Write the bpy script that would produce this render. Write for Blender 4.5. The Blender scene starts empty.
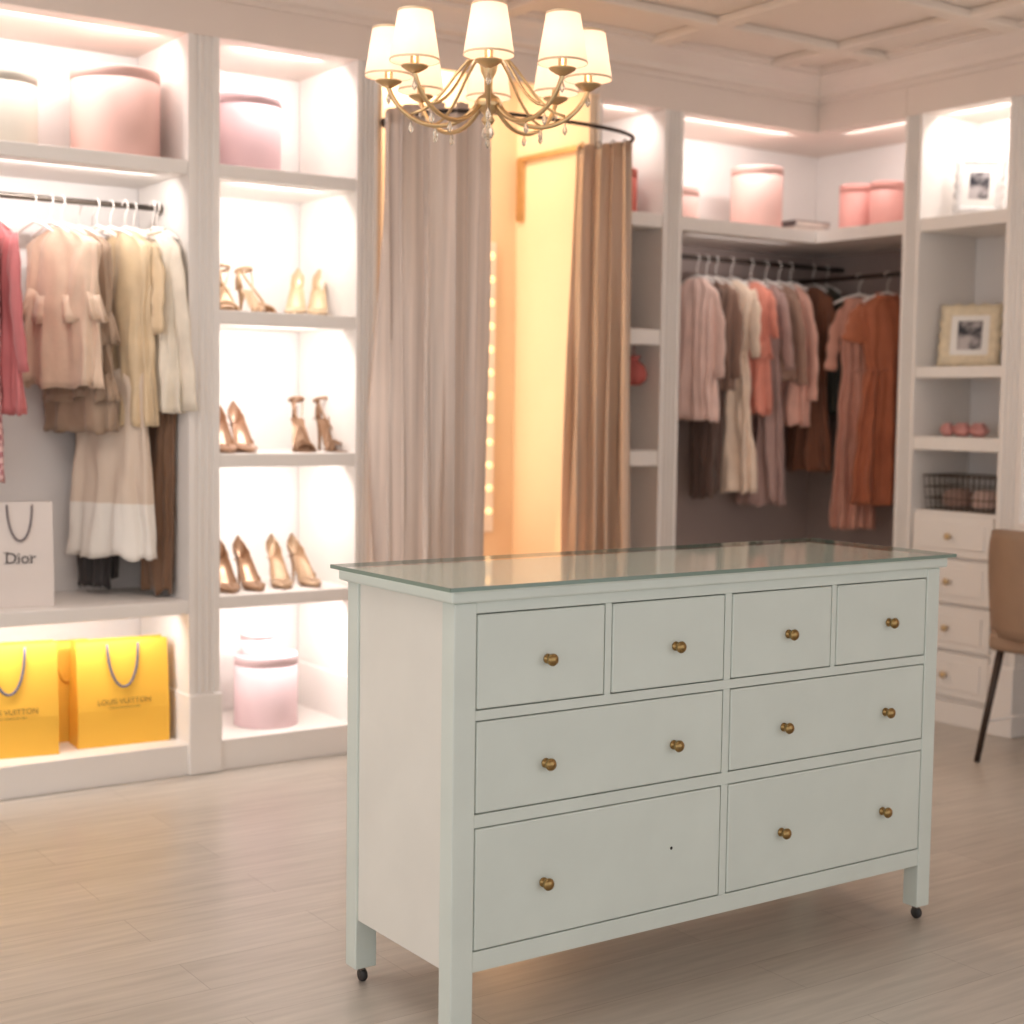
import bpy, bmesh, math, random
from mathutils import Vector, Matrix, noise
random.seed(7)
scene=bpy.context.scene
COL=scene.collection
pi=math.pi
# ---------------------------------------------------------------- materials
def lin(c):
    o=[]
    for v in c:
        v=v/255.0
        o.append(v/12.92 if v<=0.04045 else ((v+0.055)/1.055)**2.4)
    return (o[0],o[1],o[2],1.0)
def sset(b,n,v):
    if n in b.inputs: b.inputs[n].default_value=v
def mat(name,col,rough=.6,metal=0,var=0.06,scale=8,bump=0.0,bscale=60,sheen=0,emit=None,es=0,spec=.5,stretch=None,trans=0,tl=0):
    m=bpy.data.materials.new(name); m.use_nodes=True
    nt=m.node_tree; b=nt.nodes['Principled BSDF']
    c=lin(col)
    sset(b,'Roughness',rough); sset(b,'Metallic',metal); sset(b,'Sheen Weight',sheen); sset(b,'Specular IOR Level',spec)
    sset(b,'Base Color',c)
    tc=nt.nodes.new('ShaderNodeTexCoord'); mp=nt.nodes.new('ShaderNodeMapping')
    nt.links.new(tc.outputs['Object'],mp.inputs['Vector'])
    if stretch: mp.inputs['Scale'].default_value=stretch
    if var>0:
        n=nt.nodes.new('ShaderNodeTexNoise'); n.inputs['Scale'].default_value=scale; n.inputs['Detail'].default_value=4
        nt.links.new(mp.outputs[0],n.inputs['Vector'])
        r=nt.nodes.new('ShaderNodeValToRGB')
        r.color_ramp.elements[0].position=.3; r.color_ramp.elements[1].position=.7
        r.color_ramp.elements[0].color=tuple(x*(1-var) for x in c[:3])+(1,)
        r.color_ramp.elements[1].color=tuple(min(1,x*(1+var)) for x in c[:3])+(1,)
        nt.links.new(n.outputs['Fac'],r.inputs[0]); nt.links.new(r.outputs[0],b.inputs['Base Color'])
    if bump>0:
        n2=nt.nodes.new('ShaderNodeTexNoise'); n2.inputs['Scale'].default_value=bscale; n2.inputs['Detail'].default_value=3
        nt.links.new(mp.outputs[0],n2.inputs['Vector'])
        bp=nt.nodes.new('ShaderNodeBump'); bp.inputs['Strength'].default_value=bump; bp.inputs['Distance'].default_value=.01
        nt.links.new(n2.outputs['Fac'],bp.inputs['Height']); nt.links.new(bp.outputs[0],b.inputs['Normal'])
    if emit: sset(b,'Emission Color',lin(emit)); sset(b,'Emission Strength',es)
    if trans: sset(b,'Transmission Weight',trans)
    if tl:
        out=[n for n in nt.nodes if n.type=='OUTPUT_MATERIAL'][0]
        t=nt.nodes.new('ShaderNodeBsdfTranslucent'); t.inputs[0].default_value=c
        mx=nt.nodes.new('ShaderNodeMixShader'); mx.inputs[0].default_value=tl
        nt.links.new(b.outputs[0],mx.inputs[1]); nt.links.new(t.outputs[0],mx.inputs[2]); nt.links.new(mx.outputs[0],out.inputs[0])
    return m
M={}
M['cab']=mat('cabinet_paint',(234,228,223),.45,var=.02,scale=3)
M['crown']=mat('cornice_paint',(230,216,206),.5,var=.02,scale=3)
M['cabback']=mat('cabinet_back',(234,228,225),.6,var=.02,scale=2)
M['cabdark']=mat('closet_back_shade',(166,148,142),.7,var=.03,scale=2)  # cabinet back again, dimness of the unlit recess put into the colour
M['wall']=mat('wall_paint',(228,210,198),.7,var=.02,scale=2)
M['booth']=mat('booth_paint',(242,218,190),.7,var=.03,scale=2)
M['ceil']=mat('ceiling_paint',(226,212,200),.7,var=.02,scale=2)
M['mint']=mat('dresser_paint',(213,221,214),.42,var=.035,scale=5,bump=.04,bscale=30)
M['mintlit']=mat('dresser_side_lit_tone',(230,227,219),.45,var=.03,scale=5,bump=.04,bscale=30)  # warm light on the left side put into a lighter copy of the paint
M['dark']=mat('dark_gap',(60,62,56),.8,var=0)
M['brass']=mat('antique_brass',(164,136,90),.28,metal=1,var=.15,scale=40)
M['gold']=mat('champagne_gold',(212,184,142),.3,metal=1,var=.08,scale=20)
M['chrome']=mat('steel_rail',(120,112,105),.3,metal=1,var=.03)
M['black']=mat('black_rubber',(45,43,44),.5,var=.05)
M['blackmetal']=mat('black_metal',(62,50,44),.4,metal=.5,var=.05)
M['white']=mat('white_plastic',(240,232,226),.4,var=.01)
M['hole']=mat('screw_hole',(40,40,36),.8,var=0)
M['yellow']=mat('saffron_paper',(242,186,66),.55,var=.02,scale=4)
M['bluecord']=mat('blue_cord',(84,90,116),.7,var=.05)
M['greycord']=mat('grey_cord',(110,100,105),.7,var=.05)
M['whitepaper']=mat('white_paper',(228,217,211),.5,var=.02)
M['ink']=mat('grey_ink',(60,52,56),.6,var=0)
M['inkbrown']=mat('brown_ink',(140,104,50),.6,var=0)
M['curtain']=mat('curtain_satin',(212,192,178),.28,var=.24,scale=4,sheen=.5,stretch=(9,9,.12),bump=.1,bscale=40,tl=.14,spec=1.0)  # vertical streaks in the colour imitate satin highlights and dark folds
M['curtainwarm']=mat('curtain_satin_warm_lit',(216,192,170),.3,var=.2,scale=4,sheen=.5,stretch=(9,9,.12),bump=.1,bscale=40,tl=.42,spec=.9)  # warmer copy of the satin; booth glow and fold highlights put into colour
M['tan']=mat('tan_leather',(142,118,100),.5,var=.08,scale=6,bump=.05)
M['nudedark']=mat('nude_patent',(180,142,116),.28,metal=.15,var=.03)
M['brown']=mat('bronze_leather',(156,122,96),.3,metal=.4,var=.06)
M['cream']=mat('cream_leather',(216,190,156),.3,metal=.15,var=.03)
M['champ']=mat('champagne_leather',(206,176,144),.3,metal=.25,var=.05)
M['glitter']=mat('glitter_gold',(184,154,126),.35,metal=.5,var=.3,scale=250,bump=.3,bscale=300)
M['insole']=mat('insole_leather',(176,148,128),.6,var=.03)
M['wire']=mat('bronze_wire',(90,75,60),.4,metal=.8,var=.05)
M['frameorn']=mat('ornate_ivory',(222,206,178),.5,var=.1,scale=40,bump=.5,bscale=70)
M['framesilver']=mat('silver_frame',(216,212,210),.4,metal=.1,var=.08,scale=40,bump=.6,bscale=70)
M['mount']=mat('picture_mount',(236,232,228),.7,var=0)
M['crystal']=mat('crystal',(255,245,230),.05,var=0,trans=.8,spec=.8)
M['mirror']=mat('mirror_silver',(235,230,222),.03,metal=1,var=0)
M['bulb']=mat('warm_bulb',(255,225,180),.4,var=0,emit=(255,215,160),es=1.0)
M['candle']=mat('candle_bulb_glow',(255,235,200),.4,var=0,emit=(255,228,185),es=4)
M['roseP']=mat('rose_pink',(206,146,140),.7,var=.15,scale=60)
def boxm(n,c): return mat(n,c,.6,var=.03,scale=6)
M['b_cream']=boxm('box_cream',(204,196,184)); M['b_pink']=boxm('box_pink',(226,184,175)); M['b_mauve']=boxm('box_mauve',(214,180,184))
M['b_blush']=boxm('box_blush',(232,204,208)); M['b_coral']=boxm('box_coral',(228,164,156)); M['b_red']=boxm('box_red',(205,105,92))
M['red']=mat('red_fabric',(170,84,78),.7,var=.1)
M['bookgrey']=mat('grey_cover',(120,112,112),.6,var=.05); M['bookcream']=mat('cream_cover',(225,215,205),.6,var=.05)

def picture_mat():
    m=bpy.data.materials.new('photo_print'); m.use_nodes=True; nt=m.node_tree; b=nt.nodes['Principled BSDF']
    tc=nt.nodes.new('ShaderNodeTexCoord'); n=nt.nodes.new('ShaderNodeTexNoise'); n.inputs['Scale'].default_value=14
    r=nt.nodes.new('ShaderNodeValToRGB'); e=r.color_ramp.elements
    e[0].position=.42; e[0].color=(.02,.02,.03,1); e[1].position=.62; e[1].color=(.5,.45,.45,1)
    nt.links.new(tc.outputs['Object'],n.inputs['Vector']); nt.links.new(n.outputs['Fac'],r.inputs[0]); nt.links.new(r.outputs[0],b.inputs['Base Color'])
    return m
M['print']=picture_mat()
def floor_mat():
    m=bpy.data.materials.new('pale_oak_laminate'); m.use_nodes=True; nt=m.node_tree; b=nt.nodes['Principled BSDF']
    tc=nt.nodes.new('ShaderNodeTexCoord')
    br=nt.nodes.new('ShaderNodeTexBrick'); br.inputs['Scale'].default_value=1
    br.inputs['Brick Width'].default_value=1.2; br.inputs['Row Height'].default_value=.19; br.inputs['Mortar Size'].default_value=.0012
    br.inputs['Color1'].default_value=lin((194,185,175)); br.inputs['Color2'].default_value=lin((186,177,167)); br.inputs['Mortar'].default_value=lin((164,154,145))
    br.offset=.37
    nt.links.new(tc.outputs['Object'],br.inputs['Vector'])
    mp=nt.nodes.new('ShaderNodeMapping'); mp.inputs['Scale'].default_value=(1.2,14,1)
    n=nt.nodes.new('ShaderNodeTexNoise'); n.inputs['Scale'].default_value=3; n.inputs['Detail'].default_value=6
    nt.links.new(tc.outputs['Object'],mp.inputs['Vector']); nt.links.new(mp.outputs[0],n.inputs['Vector'])
    r=nt.nodes.new('ShaderNodeValToRGB'); e=r.color_ramp.elements; e[0].position=.3; e[0].color=(.82,.82,.82,1); e[1].position=.7; e[1].color=(1.04,1.04,1.04,1)
    nt.links.new(n.outputs['Fac'],r.inputs[0])
    mx=nt.nodes.new('ShaderNodeMixRGB'); mx.blend_type='MULTIPLY'; mx.inputs[0].default_value=1
    nt.links.new(br.outputs['Color'],mx.inputs[1]); nt.links.new(r.outputs[0],mx.inputs[2]); nt.links.new(mx.outputs[0],b.inputs['Base Color'])
    sset(b,'Roughness',.32); sset(b,'Specular IOR Level',.6)
    return m
M['floor']=floor_mat()
def plaid():
    m=bpy.data.materials.new('pink_plaid'); m.use_nodes=True; nt=m.node_tree; b=nt.nodes['Principled BSDF']
    tc=nt.nodes.new('ShaderNodeTexCoord'); ck=nt.nodes.new('ShaderNodeTexChecker'); ck.inputs['Scale'].default_value=50
    ck.inputs['Color1'].default_value=lin((226,184,182)); ck.inputs['Color2'].default_value=lin((176,116,120))
    nt.links.new(tc.outputs['Object'],ck.inputs['Vector']); nt.links.new(ck.outputs[0],b.inputs['Base Color']); sset(b,'Roughness',.8)
    return m
M['plaid']=plaid()
def twotone():
    m=bpy.data.materials.new('two_tone_skirt'); m.use_nodes=True; nt=m.node_tree; b=nt.nodes['Principled BSDF']
    tc=nt.nodes.new('ShaderNodeTexCoord'); sp=nt.nodes.new('ShaderNodeSeparateXYZ'); r=nt.nodes.new('ShaderNodeValToRGB')
    mt=nt.nodes.new('ShaderNodeMath'); mt.operation='MULTIPLY_ADD'; mt.inputs[1].default_value=1; mt.inputs[2].default_value=1.3
    nt.links.new(tc.outputs['Object'],sp.inputs[0]); nt.links.new(sp.outputs['Z'],mt.inputs[0]); nt.links.new(mt.outputs[0],r.inputs[0])
    e=r.color_ramp.elements; r.color_ramp.interpolation='CONSTANT'
    e[0].position=0; e[0].color=lin((242,235,227)); e[1].position=.2; e[1].color=lin((222,202,184))
    nt.links.new(r.outputs[0],b.inputs['Base Color']); sset(b,'Roughness',.6)
    return m
M['twotone']=twotone()
def shade_mat():
    m=bpy.data.materials.new('lampshade_fabric'); m.use_nodes=True; nt=m.node_tree
    for n in list(nt.nodes): nt.nodes.remove(n)
    o=nt.nodes.new('ShaderNodeOutputMaterial'); tc=nt.nodes.new('ShaderNodeTexCoord'); w=nt.nodes.new('ShaderNodeTexNoise'); w.inputs['Scale'].default_value=30
    d=nt.nodes.new('ShaderNodeBsdfDiffuse'); d.inputs[0].default_value=lin((235,218,204))
    t=nt.nodes.new('ShaderNodeBsdfTranslucent'); t.inputs[0].default_value=lin((248,230,212))
    mx=nt.nodes.new('ShaderNodeMixShader'); mx.inputs[0].default_value=.4
    e=nt.nodes.new('ShaderNodeEmission'); e.inputs[0].default_value=lin((255,226,196)); e.inputs[1].default_value=.36
    ad=nt.nodes.new('ShaderNodeAddShader')
    nt.links.new(tc.outputs['Object'],w.inputs['Vector'])
    nt.links.new(d.outputs[0],mx.inputs[1]); nt.links.new(t.outputs[0],mx.inputs[2]); nt.links.new(mx.outputs[0],ad.inputs[0]); nt.links.new(e.outputs[0],ad.inputs[1]); nt.links.new(ad.outputs[0],o.inputs[0])
    return m
M['shade']=shade_mat()
def glass_mat(tint,ior):
    m=bpy.data.materials.new('table_glass'); m.use_nodes=True; nt=m.node_tree
    for n in list(nt.nodes): nt.nodes.remove(n)
    o=nt.nodes.new('ShaderNodeOutputMaterial'); tr=nt.nodes.new('ShaderNodeBsdfTransparent'); tr.inputs[0].default_value=tint
    g=nt.nodes.new('ShaderNodeBsdfGlossy'); g.inputs['Roughness'].default_value=.05
    fr=nt.nodes.new('ShaderNodeFresnel'); fr.inputs[0].default_value=ior
    ge=nt.nodes.new('ShaderNodeNewGeometry')
    iv=nt.nodes.new('ShaderNodeMath'); iv.operation='SUBTRACT'; iv.inputs[0].default_value=1
    ml=nt.nodes.new('ShaderNodeMath'); ml.operation='MULTIPLY'
    mx=nt.nodes.new('ShaderNodeMixShader')
    nt.links.new(ge.outputs['Backfacing'],iv.inputs[1]); nt.links.new(iv.outputs[0],ml.inputs[0]); nt.links.new(fr.outputs[0],ml.inputs[1])
    nt.links.new(ml.outputs[0],mx.inputs[0]); nt.links.new(tr.outputs[0],mx.inputs[1]); nt.links.new(g.outputs[0],mx.inputs[2]); nt.links.new(mx.outputs[0],o.inputs[0])
    return m
M['glass']=glass_mat((.94,.95,.94,1),1.35)
M['glassedge']=mat('glass_edge_green',(122,142,132),.15,var=0)

# ---------------------------------------------------------------- builders
def absloc(o):
    v=Vector((0,0,0))
    while o: v=v+o.location; o=o.parent
    return v
def mk(name,verts,faces,m,parent=None,loc=(0,0,0),smooth=False,recalc=True):
    me=bpy.data.meshes.new(name); me.from_pydata([tuple(v) for v in verts],[],faces); me.validate()
    if recalc:
        bm=bmesh.new(); bm.from_mesh(me); bmesh.ops.recalc_face_normals(bm,faces=bm.faces); bm.to_mesh(me); bm.free()
    if m: me.materials.append(m)
    if smooth:
        for p in me.polygons: p.use_smooth=True
    o=bpy.data.objects.new(name,me); COL.objects.link(o)
    o.location=Vector(loc)
    if parent: o.location=Vector(loc)-absloc(parent); o.parent=parent
    return o
def thing(name,loc,label,cat,group=None):
    e=bpy.data.objects.new(name,None); e.empty_display_size=.1; COL.objects.link(e); e.location=loc
    tag(e,label,cat,group); return e
def tag(o,label,cat,group=None):
    o['label']=label; o['category']=cat
    if group: o['group']=group
def struct(o): o['kind']='structure'; return o
def box(name,x0,x1,y0,y1,z0,z1,m,parent=None,bev=.002):
    c=Vector(((x0+x1)/2,(y0+y1)/2,(z0+z1)/2)); h=(abs(x1-x0)/2,abs(y1-y0)/2,abs(z1-z0)/2)
    vs=[(sx*h[0],sy*h[1],sz*h[2]) for sx in(-1,1) for sy in(-1,1) for sz in(-1,1)]
    fs=[(0,1,3,2),(4,6,7,5),(0,4,5,1),(2,3,7,6),(0,2,6,4),(1,5,7,3)]
    o=mk(name,vs,fs,m,parent,c)
    if bev>0:
        b=o.modifiers.new('bevel','BEVEL'); b.width=min(bev,min(h)*.6); b.segments=2
    return o
def extr(name,pts,axis,a0,a1,m,parent=None,origin=(0,0,0)):
    n=len(pts); vs=[]
    for a in(a0,a1):
        for p,q in pts:
            v={'x':(a,p,q),'y':(p,a,q),'z':(p,q,a)}[axis]; vs.append(Vector(v)-Vector(origin))
    fs=[tuple(range(n)),tuple(range(n,2*n))]+[(i,(i+1)%n,n+(i+1)%n,n+i) for i in range(n)]
    return mk(name,vs,fs,m,parent,origin)
def lathe(name,prof,m,parent=None,loc=(0,0,0),seg=32,axis='z',smooth=True,cap=True):
    vs=[];fs=[]
    for r,z in prof:
        for i in range(seg):
            a=2*pi*i/seg
            if axis=='z': vs.append((r*math.cos(a),r*math.sin(a),z))
            elif axis=='y': vs.append((r*math.cos(a),z,r*math.sin(a)))
            else: vs.append((z,r*math.cos(a),r*math.sin(a)))
    for k in range(len(prof)-1):
        for i in range(seg):
            j=(i+1)%seg; fs.append((k*seg+i,k*seg+j,(k+1)*seg+j,(k+1)*seg+i))
    if cap:
        fs.append(tuple(range(seg))); fs.append(tuple(range((len(prof)-1)*seg,len(prof)*seg)))
    return mk(name,vs,fs,m,parent,loc,smooth)
def tube(name,pts,rad,m,parent=None,loc=(0,0,0),seg=10,flat=1.0,closed=False):
    pts=[Vector(p) for p in pts]; n=len(pts)
    if not hasattr(rad,'__len__'): rad=[rad]*n
    vs=[];fs=[]; up=None
    for i,p in enumerate(pts):
        t=(pts[min(i+1,n-1)]-pts[max(i-1,0)]) if not closed else (pts[(i+1)%n]-pts[i-1])
        t.normalize()
        if up is None:
            up=Vector((0,0,1)) if abs(t.z)<.9 else Vector((1,0,0))
        a=(up-t*up.dot(t)).normalized(); up=a; b=t.cross(a)
        for k in range(seg):
            w=2*pi*k/seg; vs.append(p+a*rad[i]*math.cos(w)+b*rad[i]*flat*math.sin(w))
    for i in range(n-1 if not closed else n):
        for k in range(seg):
            l=(k+1)%seg; j=(i+1)%n; fs.append((i*seg+k,i*seg+l,j*seg+l,j*seg+k))
    if not closed:
        fs.append(tuple(range(seg))); fs.append(tuple(range((n-1)*seg,n*seg)))
    return mk(name,vs,fs,m,parent,loc,True)
def bez(p0,p1,p2,p3,n=14):
    r=[]
    for i in range(n+1):
        t=i/n; r.append(Vector(p0)*(1-t)**3+Vector(p1)*3*t*(1-t)**2+Vector(p2)*3*t*t*(1-t)+Vector(p3)*t**3)
    return r
def join(name,objs,parent=None):
    bm=bmesh.new(); mats=[]
    base=objs[0]
    for o in objs:
        tmp=o.data.copy(); tmp.transform(Matrix.Translation(o.location-base.location))
        for mm in o.data.materials:
            if mm not in mats: mats.append(mm)
        mi={i:mats.index(mm) for i,mm in enumerate(o.data.materials)}
        for p in tmp.polygons: p.material_index=mi.get(p.material_index,0)
        bm.from_mesh(tmp); bpy.data.meshes.remove(tmp)
    me=bpy.data.meshes.new(name); bm.to_mesh(me); bm.free()
    for mm in mats: me.materials.append(mm)
    base.data=me; base.name=name
    for o in objs[1:]: bpy.data.objects.remove(o)
    return base
def dup(t,loc,rz=None,label=None):
    def rec(o,par):
        c=o.copy(); COL.objects.link(c)
        if par: c.parent=par
        for ch in o.children: rec(ch,c)
        return c
    c=rec(t,None); c.location=loc
    if rz is not None: c.rotation_euler=(0,0,rz)
    if label: c['label']=label
    return c
def area(loc,rot,sx,sy,power,col=(1,.9,.84),name='led_strip'):
    l=bpy.data.lights.new(name,'AREA'); l.shape='RECTANGLE'; l.size=sx; l.size_y=sy; l.energy=power; l.color=col
    o=bpy.data.objects.new(name,l); COL.objects.link(o); o.location=loc; o.rotation_euler=rot; return o
def point(loc,power,col,r=.03):
    l=bpy.data.lights.new('bulb_light','POINT'); l.energy=power; l.color=col; l.shadow_soft_size=r
    o=bpy.data.objects.new('bulb_light',l); COL.objects.link(o); o.location=loc; return o

# ---------------------------------------------------------------- camera
C=Vector((-1.6723,-2.6348,1.3852)); yaw,pit,rol,f=0.6058,-0.0707,0.0135,1511.54
fw=Vector((math.sin(yaw)*math.cos(pit),math.cos(yaw)*math.cos(pit),math.sin(pit)))
rr=Vector((math.cos(yaw),-math.sin(yaw),0)); uu=rr.cross(fw)
r2=math.cos(rol)*rr+math.sin(rol)*uu; u2=-math.sin(rol)*rr+math.cos(rol)*uu
cd=bpy.data.cameras.new('camera'); cam=bpy.data.objects.new('camera',cd); COL.objects.link(cam)
mw=Matrix((r2,u2,-fw)).transposed().to_4x4(); mw.translation=C; cam.matrix_world=mw
cd.sensor_width=36; cd.lens=f/1024*36; cd.dof.use_dof=True; cd.dof.focus_distance=3.6; cd.dof.aperture_fstop=2.4
scene.camera=cam

# ---------------------------------------------------------------- room
YW=2.578; XR=3.69; YB=3.36; XB=4.26; HC=2.97; BK=3.08; XBK=4.20; YC=3.14
struct(box('floor',-4,XB+.1,-4.5,YB+.1,-.1,0,M['floor'],bev=0))
struct(box('ceiling',-4,XB+.1,-4.5,YB+.1,HC,HC+.1,M['ceil'],bev=0))
struct(box('wall_back',-4,XB+.1,YC,YC+.1,0,HC,M['booth'],bev=0))
struct(box('wall_right',XB,XB+.1,-4.5,YC,0,HC,M['wall'],bev=0))
struct(box('wall_booth_left',1.285,1.31,YW+.02,YC,0,HC,M['booth'],bev=0))
struct(box('wall_booth_right',2.33,2.362,YW+.02,YC,0,HC,M['booth'],bev=0))
tn=1
for y in (-1.6,-.85,-.1,.65,1.4,2.1):
    struct(box('trim_%d'%tn,-4,XR,y-.045,y+.045,HC-.035,HC,M['ceil'],bev=.008)); tn+=1
for x in (-2.2,-1.4,-.6,.2,1.0,1.8,2.6,3.3):
    struct(box('trim_%d'%tn,x-.045,x+.045,-4.5,YW-.05,HC-.033,HC,M['ceil'],bev=.008)); tn+=1
CR=[(0.03,2.83),(-.015,2.83),(-.015,2.85),(-.04,2.86),(-.05,2.885),(-.085,2.92),(-.11,2.935),(-.11,2.95),(-.135,2.955),(-.135,2.97),(.03,2.97)]
o=extr('trim_%d'%tn,[(YW+a,z) for a,z in CR],'x',-4,XR,M['crown']); struct(o); tn+=1
o=extr('trim_%d'%tn,[(XR+a,z) for a,z in CR],'y',-4.5,YW,M['crown']); struct(o); tn+=1
struct(box('trim_%d'%tn,1.2805,2.3645,YW+.002,YW+.03,2.72,2.96,M['crown'])); tn+=1

# ---------------------------------------------------------------- cabinetry
def pillar_b(parent,x0,x1,z0=0,z1=2.70):
    w=x1-x0; y=YW; g=.012
    pts=[(x0,y+.49),(x0,y)]
    m0=x0+w*.18; m1=x1-w*.18; n=3; st=(m1-m0)/n
    for i in range(n):
        a=m0+i*st; pts+= [(a+.002,y),(a+st*.3,y+g),(a+st*.7,y+g),(a+st-.002,y)]
    pts+=[(x1,y),(x1,y+.49)]
    o=extr('pillar',pts,'z',z0+.3,z1,M['cab'],parent,((x0+x1)/2,y,1.5))
    box('pillar_base',x0-.006,x1+.006,y-.015,y+.49,z0,z0+.3,M['cab'],parent,bev=.006)
    return o
def pillar_r(parent,y0,y1,z0=0,z1=2.70):
    w=y1-y0; x=XR; g=.012
    pts=[(x+.5,y0),(x,y0)]
    m0=y0+w*.18; m1=y1-w*.18; n=3; st=(m1-m0)/n
    for i in range(n):
        a=m0+i*st; pts+=[(x,a+.002),(x+g,a+st*.3),(x+g,a+st*.7),(x,a+st-.002)]
    pts+=[(x,y1),(x+.5,y1)]
    extr('pillar',pts,'z',z0+.3,z1,M['cab'],parent,(x,(y0+y1)/2,1.5))
    box('pillar_base',x-.015,x+.5,y0-.006,y1,z0,z0+.3,M['cab'],parent,bev=.006)

U=thing('wardrobe_unit',(.2,BK,0),'white built-in open wardrobe with lit shelves, hanging rail and shoe bay','wardrobe')
XL=-.75
pillar_b(U,XL-.11,XL); pillar_b(U,.50,.62); pillar_b(U,1.19,1.28)
box('back_panel',XL,1.28,BK,BK+.02,0,2.70,M['cabback'],U)
box('frieze',XL-.11,1.28,YW,BK,2.70,2.84,M['crown'],U)
box('plinth',XL,1.19,YW+.004,BK,0,.115,M['cab'],U)
for z in (.65,2.25): box('shelf',XL,.50,YW+.004,BK,z-.05,z,M['cab'],U,bev=.004)
for z in (.66,1.19,1.72,2.25): box('shelf',.62,1.19,YW+.004,BK,z-.05,z,M['cab'],U,bev=.004)
tube('clothes_rail',[(XL,2.83,2.10),(.50,2.83,2.10)],.011,M['chrome'],U)
lathe('rail_bracket',[(.02,0),(.02,.012),(.012,.02)],M['chrome'],U,(.48,2.83,2.10),axis='x')

V=thing('wardrobe_unit',(3.2,BK,0),'white built-in corner wardrobe with box shelf above two hanging rails','wardrobe')
box('side_panel',2.365,2.385,YW,BK,0,2.70,M['cab'],V)
pillar_b(V,2.735,2.845)
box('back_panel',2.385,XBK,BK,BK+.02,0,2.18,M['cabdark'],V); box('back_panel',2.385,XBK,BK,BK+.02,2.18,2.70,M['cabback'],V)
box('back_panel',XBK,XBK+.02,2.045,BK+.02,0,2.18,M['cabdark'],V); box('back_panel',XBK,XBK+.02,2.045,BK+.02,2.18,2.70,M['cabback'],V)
extr('frieze',[(2.365,YW),(XR,YW),(XR,2.042),(XBK,2.042),(XBK,BK),(2.365,BK)],'z',2.70,2.84,M['crown'],V)
extr('shelf',[(2.845,YW+.004),(XR+.004,YW+.004),(XR+.004,2.042),(XBK,2.042),(XBK,BK),(2.845,BK)],'z',2.18,2.24,M['cab'],V)
extr('plinth',[(2.385,YW+.004),(XR+.004,YW+.004),(XR+.004,2.042),(XBK,2.042),(XBK,BK),(2.385,BK)],'z',0,.115,M['cab'],V)
for z0,z1 in ((2.18,2.24),(1.66,1.73),(1.12,1.19),(.6,.66)): box('shelf',2.385,2.735,YW+.004,BK,z0,z1,M['cab'],V,bev=.004)
tube('clothes_rail',[(2.845,2.87,2.10),(XBK,2.87,2.10)],.012,M['blackmetal'],V)
tube('clothes_rail',[(3.95,2.045,2.03),(3.95,BK,2.03)],.012,M['blackmetal'],V)

R=thing('cabinet_unit',(XBK,1.7,0),'white built-in cabinet with open shelves above panelled drawers','cabinet')
pillar_r(R,1.945,2.04); pillar_r(R,1.36,1.48); pillar_r(R,.1,.22)
XK=4.08
box('back_panel',XK,XK+.02,.22,1.945,0,2.70,M['cabback'],R)
box('frieze',XR,XBK,.1,2.04,2.70,2.84,M['crown'],R)
for z0,z1 in ((2.18,2.24),(1.53,1.58),(1.21,1.27)): box('shelf',XR+.004,XK,1.48,1.945,z0,z1,M['cab'],R,bev=.004)
box('drawer_carcass',XR+.03,XK,1.48,1.945,.10,.94,M['cab'],R)
box('plinth',XR+.01,XK,1.48,1.945,0,.10,M['cab'],R)
box('shelf',XR+.004,XK,.22,1.36,2.18,2.24,M['cab'],R)
box('desk_top',XR-.02,XK,.22,1.36,.88,.92,M['cab'],R,bev=.006)
box('apron',XR+.02,XR+.04,.22,1.36,.76,.88,M['cab'],R)
for z0,z1 in ((.745,.925),(.54,.73),(.335,.525),(.125,.32)):
    d=box('drawer',XR+.003,XR+.03,1.495,1.93,z0,z1,M['cab'],R,bev=.004)
    box('drawer_panel',XR-.004,XR+.003,1.535,1.89,z0+.035,z1-.035,M['cab'],d,bev=.003)
    lathe('knob',[(.006,0),(.006,-.015),(.014,-.02),(.015,-.028),(.008,-.034),(.001,-.035)],M['gold'],d,(XR-.004,1.7125,(z0+z1)/2),axis='x',seg=16)

# ---------------------------------------------------------------- booth
RZ=2.475
rail=thing('curtain_rail',(1.83,YW,RZ),'black curved ceiling curtain rail around the fitting booth','curtain rail')
pts=[]
for i in range(41):
    a=pi*i/40; ca,sa=math.cos(a),math.sin(a)
    x=1.82+.51*math.copysign(abs(ca)**.75,ca); y=2.42-.31*abs(sa)**.75
    pts.append((x,y,RZ))
pts=[(2.33,YW-.005,RZ)]+pts+[(1.31,YW-.005,RZ)]
tube('rail',pts,.008,M['blackmetal'],rail,seg=8)
for x in (2.33,1.31): lathe('wall_bracket',[(.02,0),(.02,-.008),(.011,-.012)],M['blackmetal'],rail,(x,YW,RZ),axis='y',seg=16)

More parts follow.
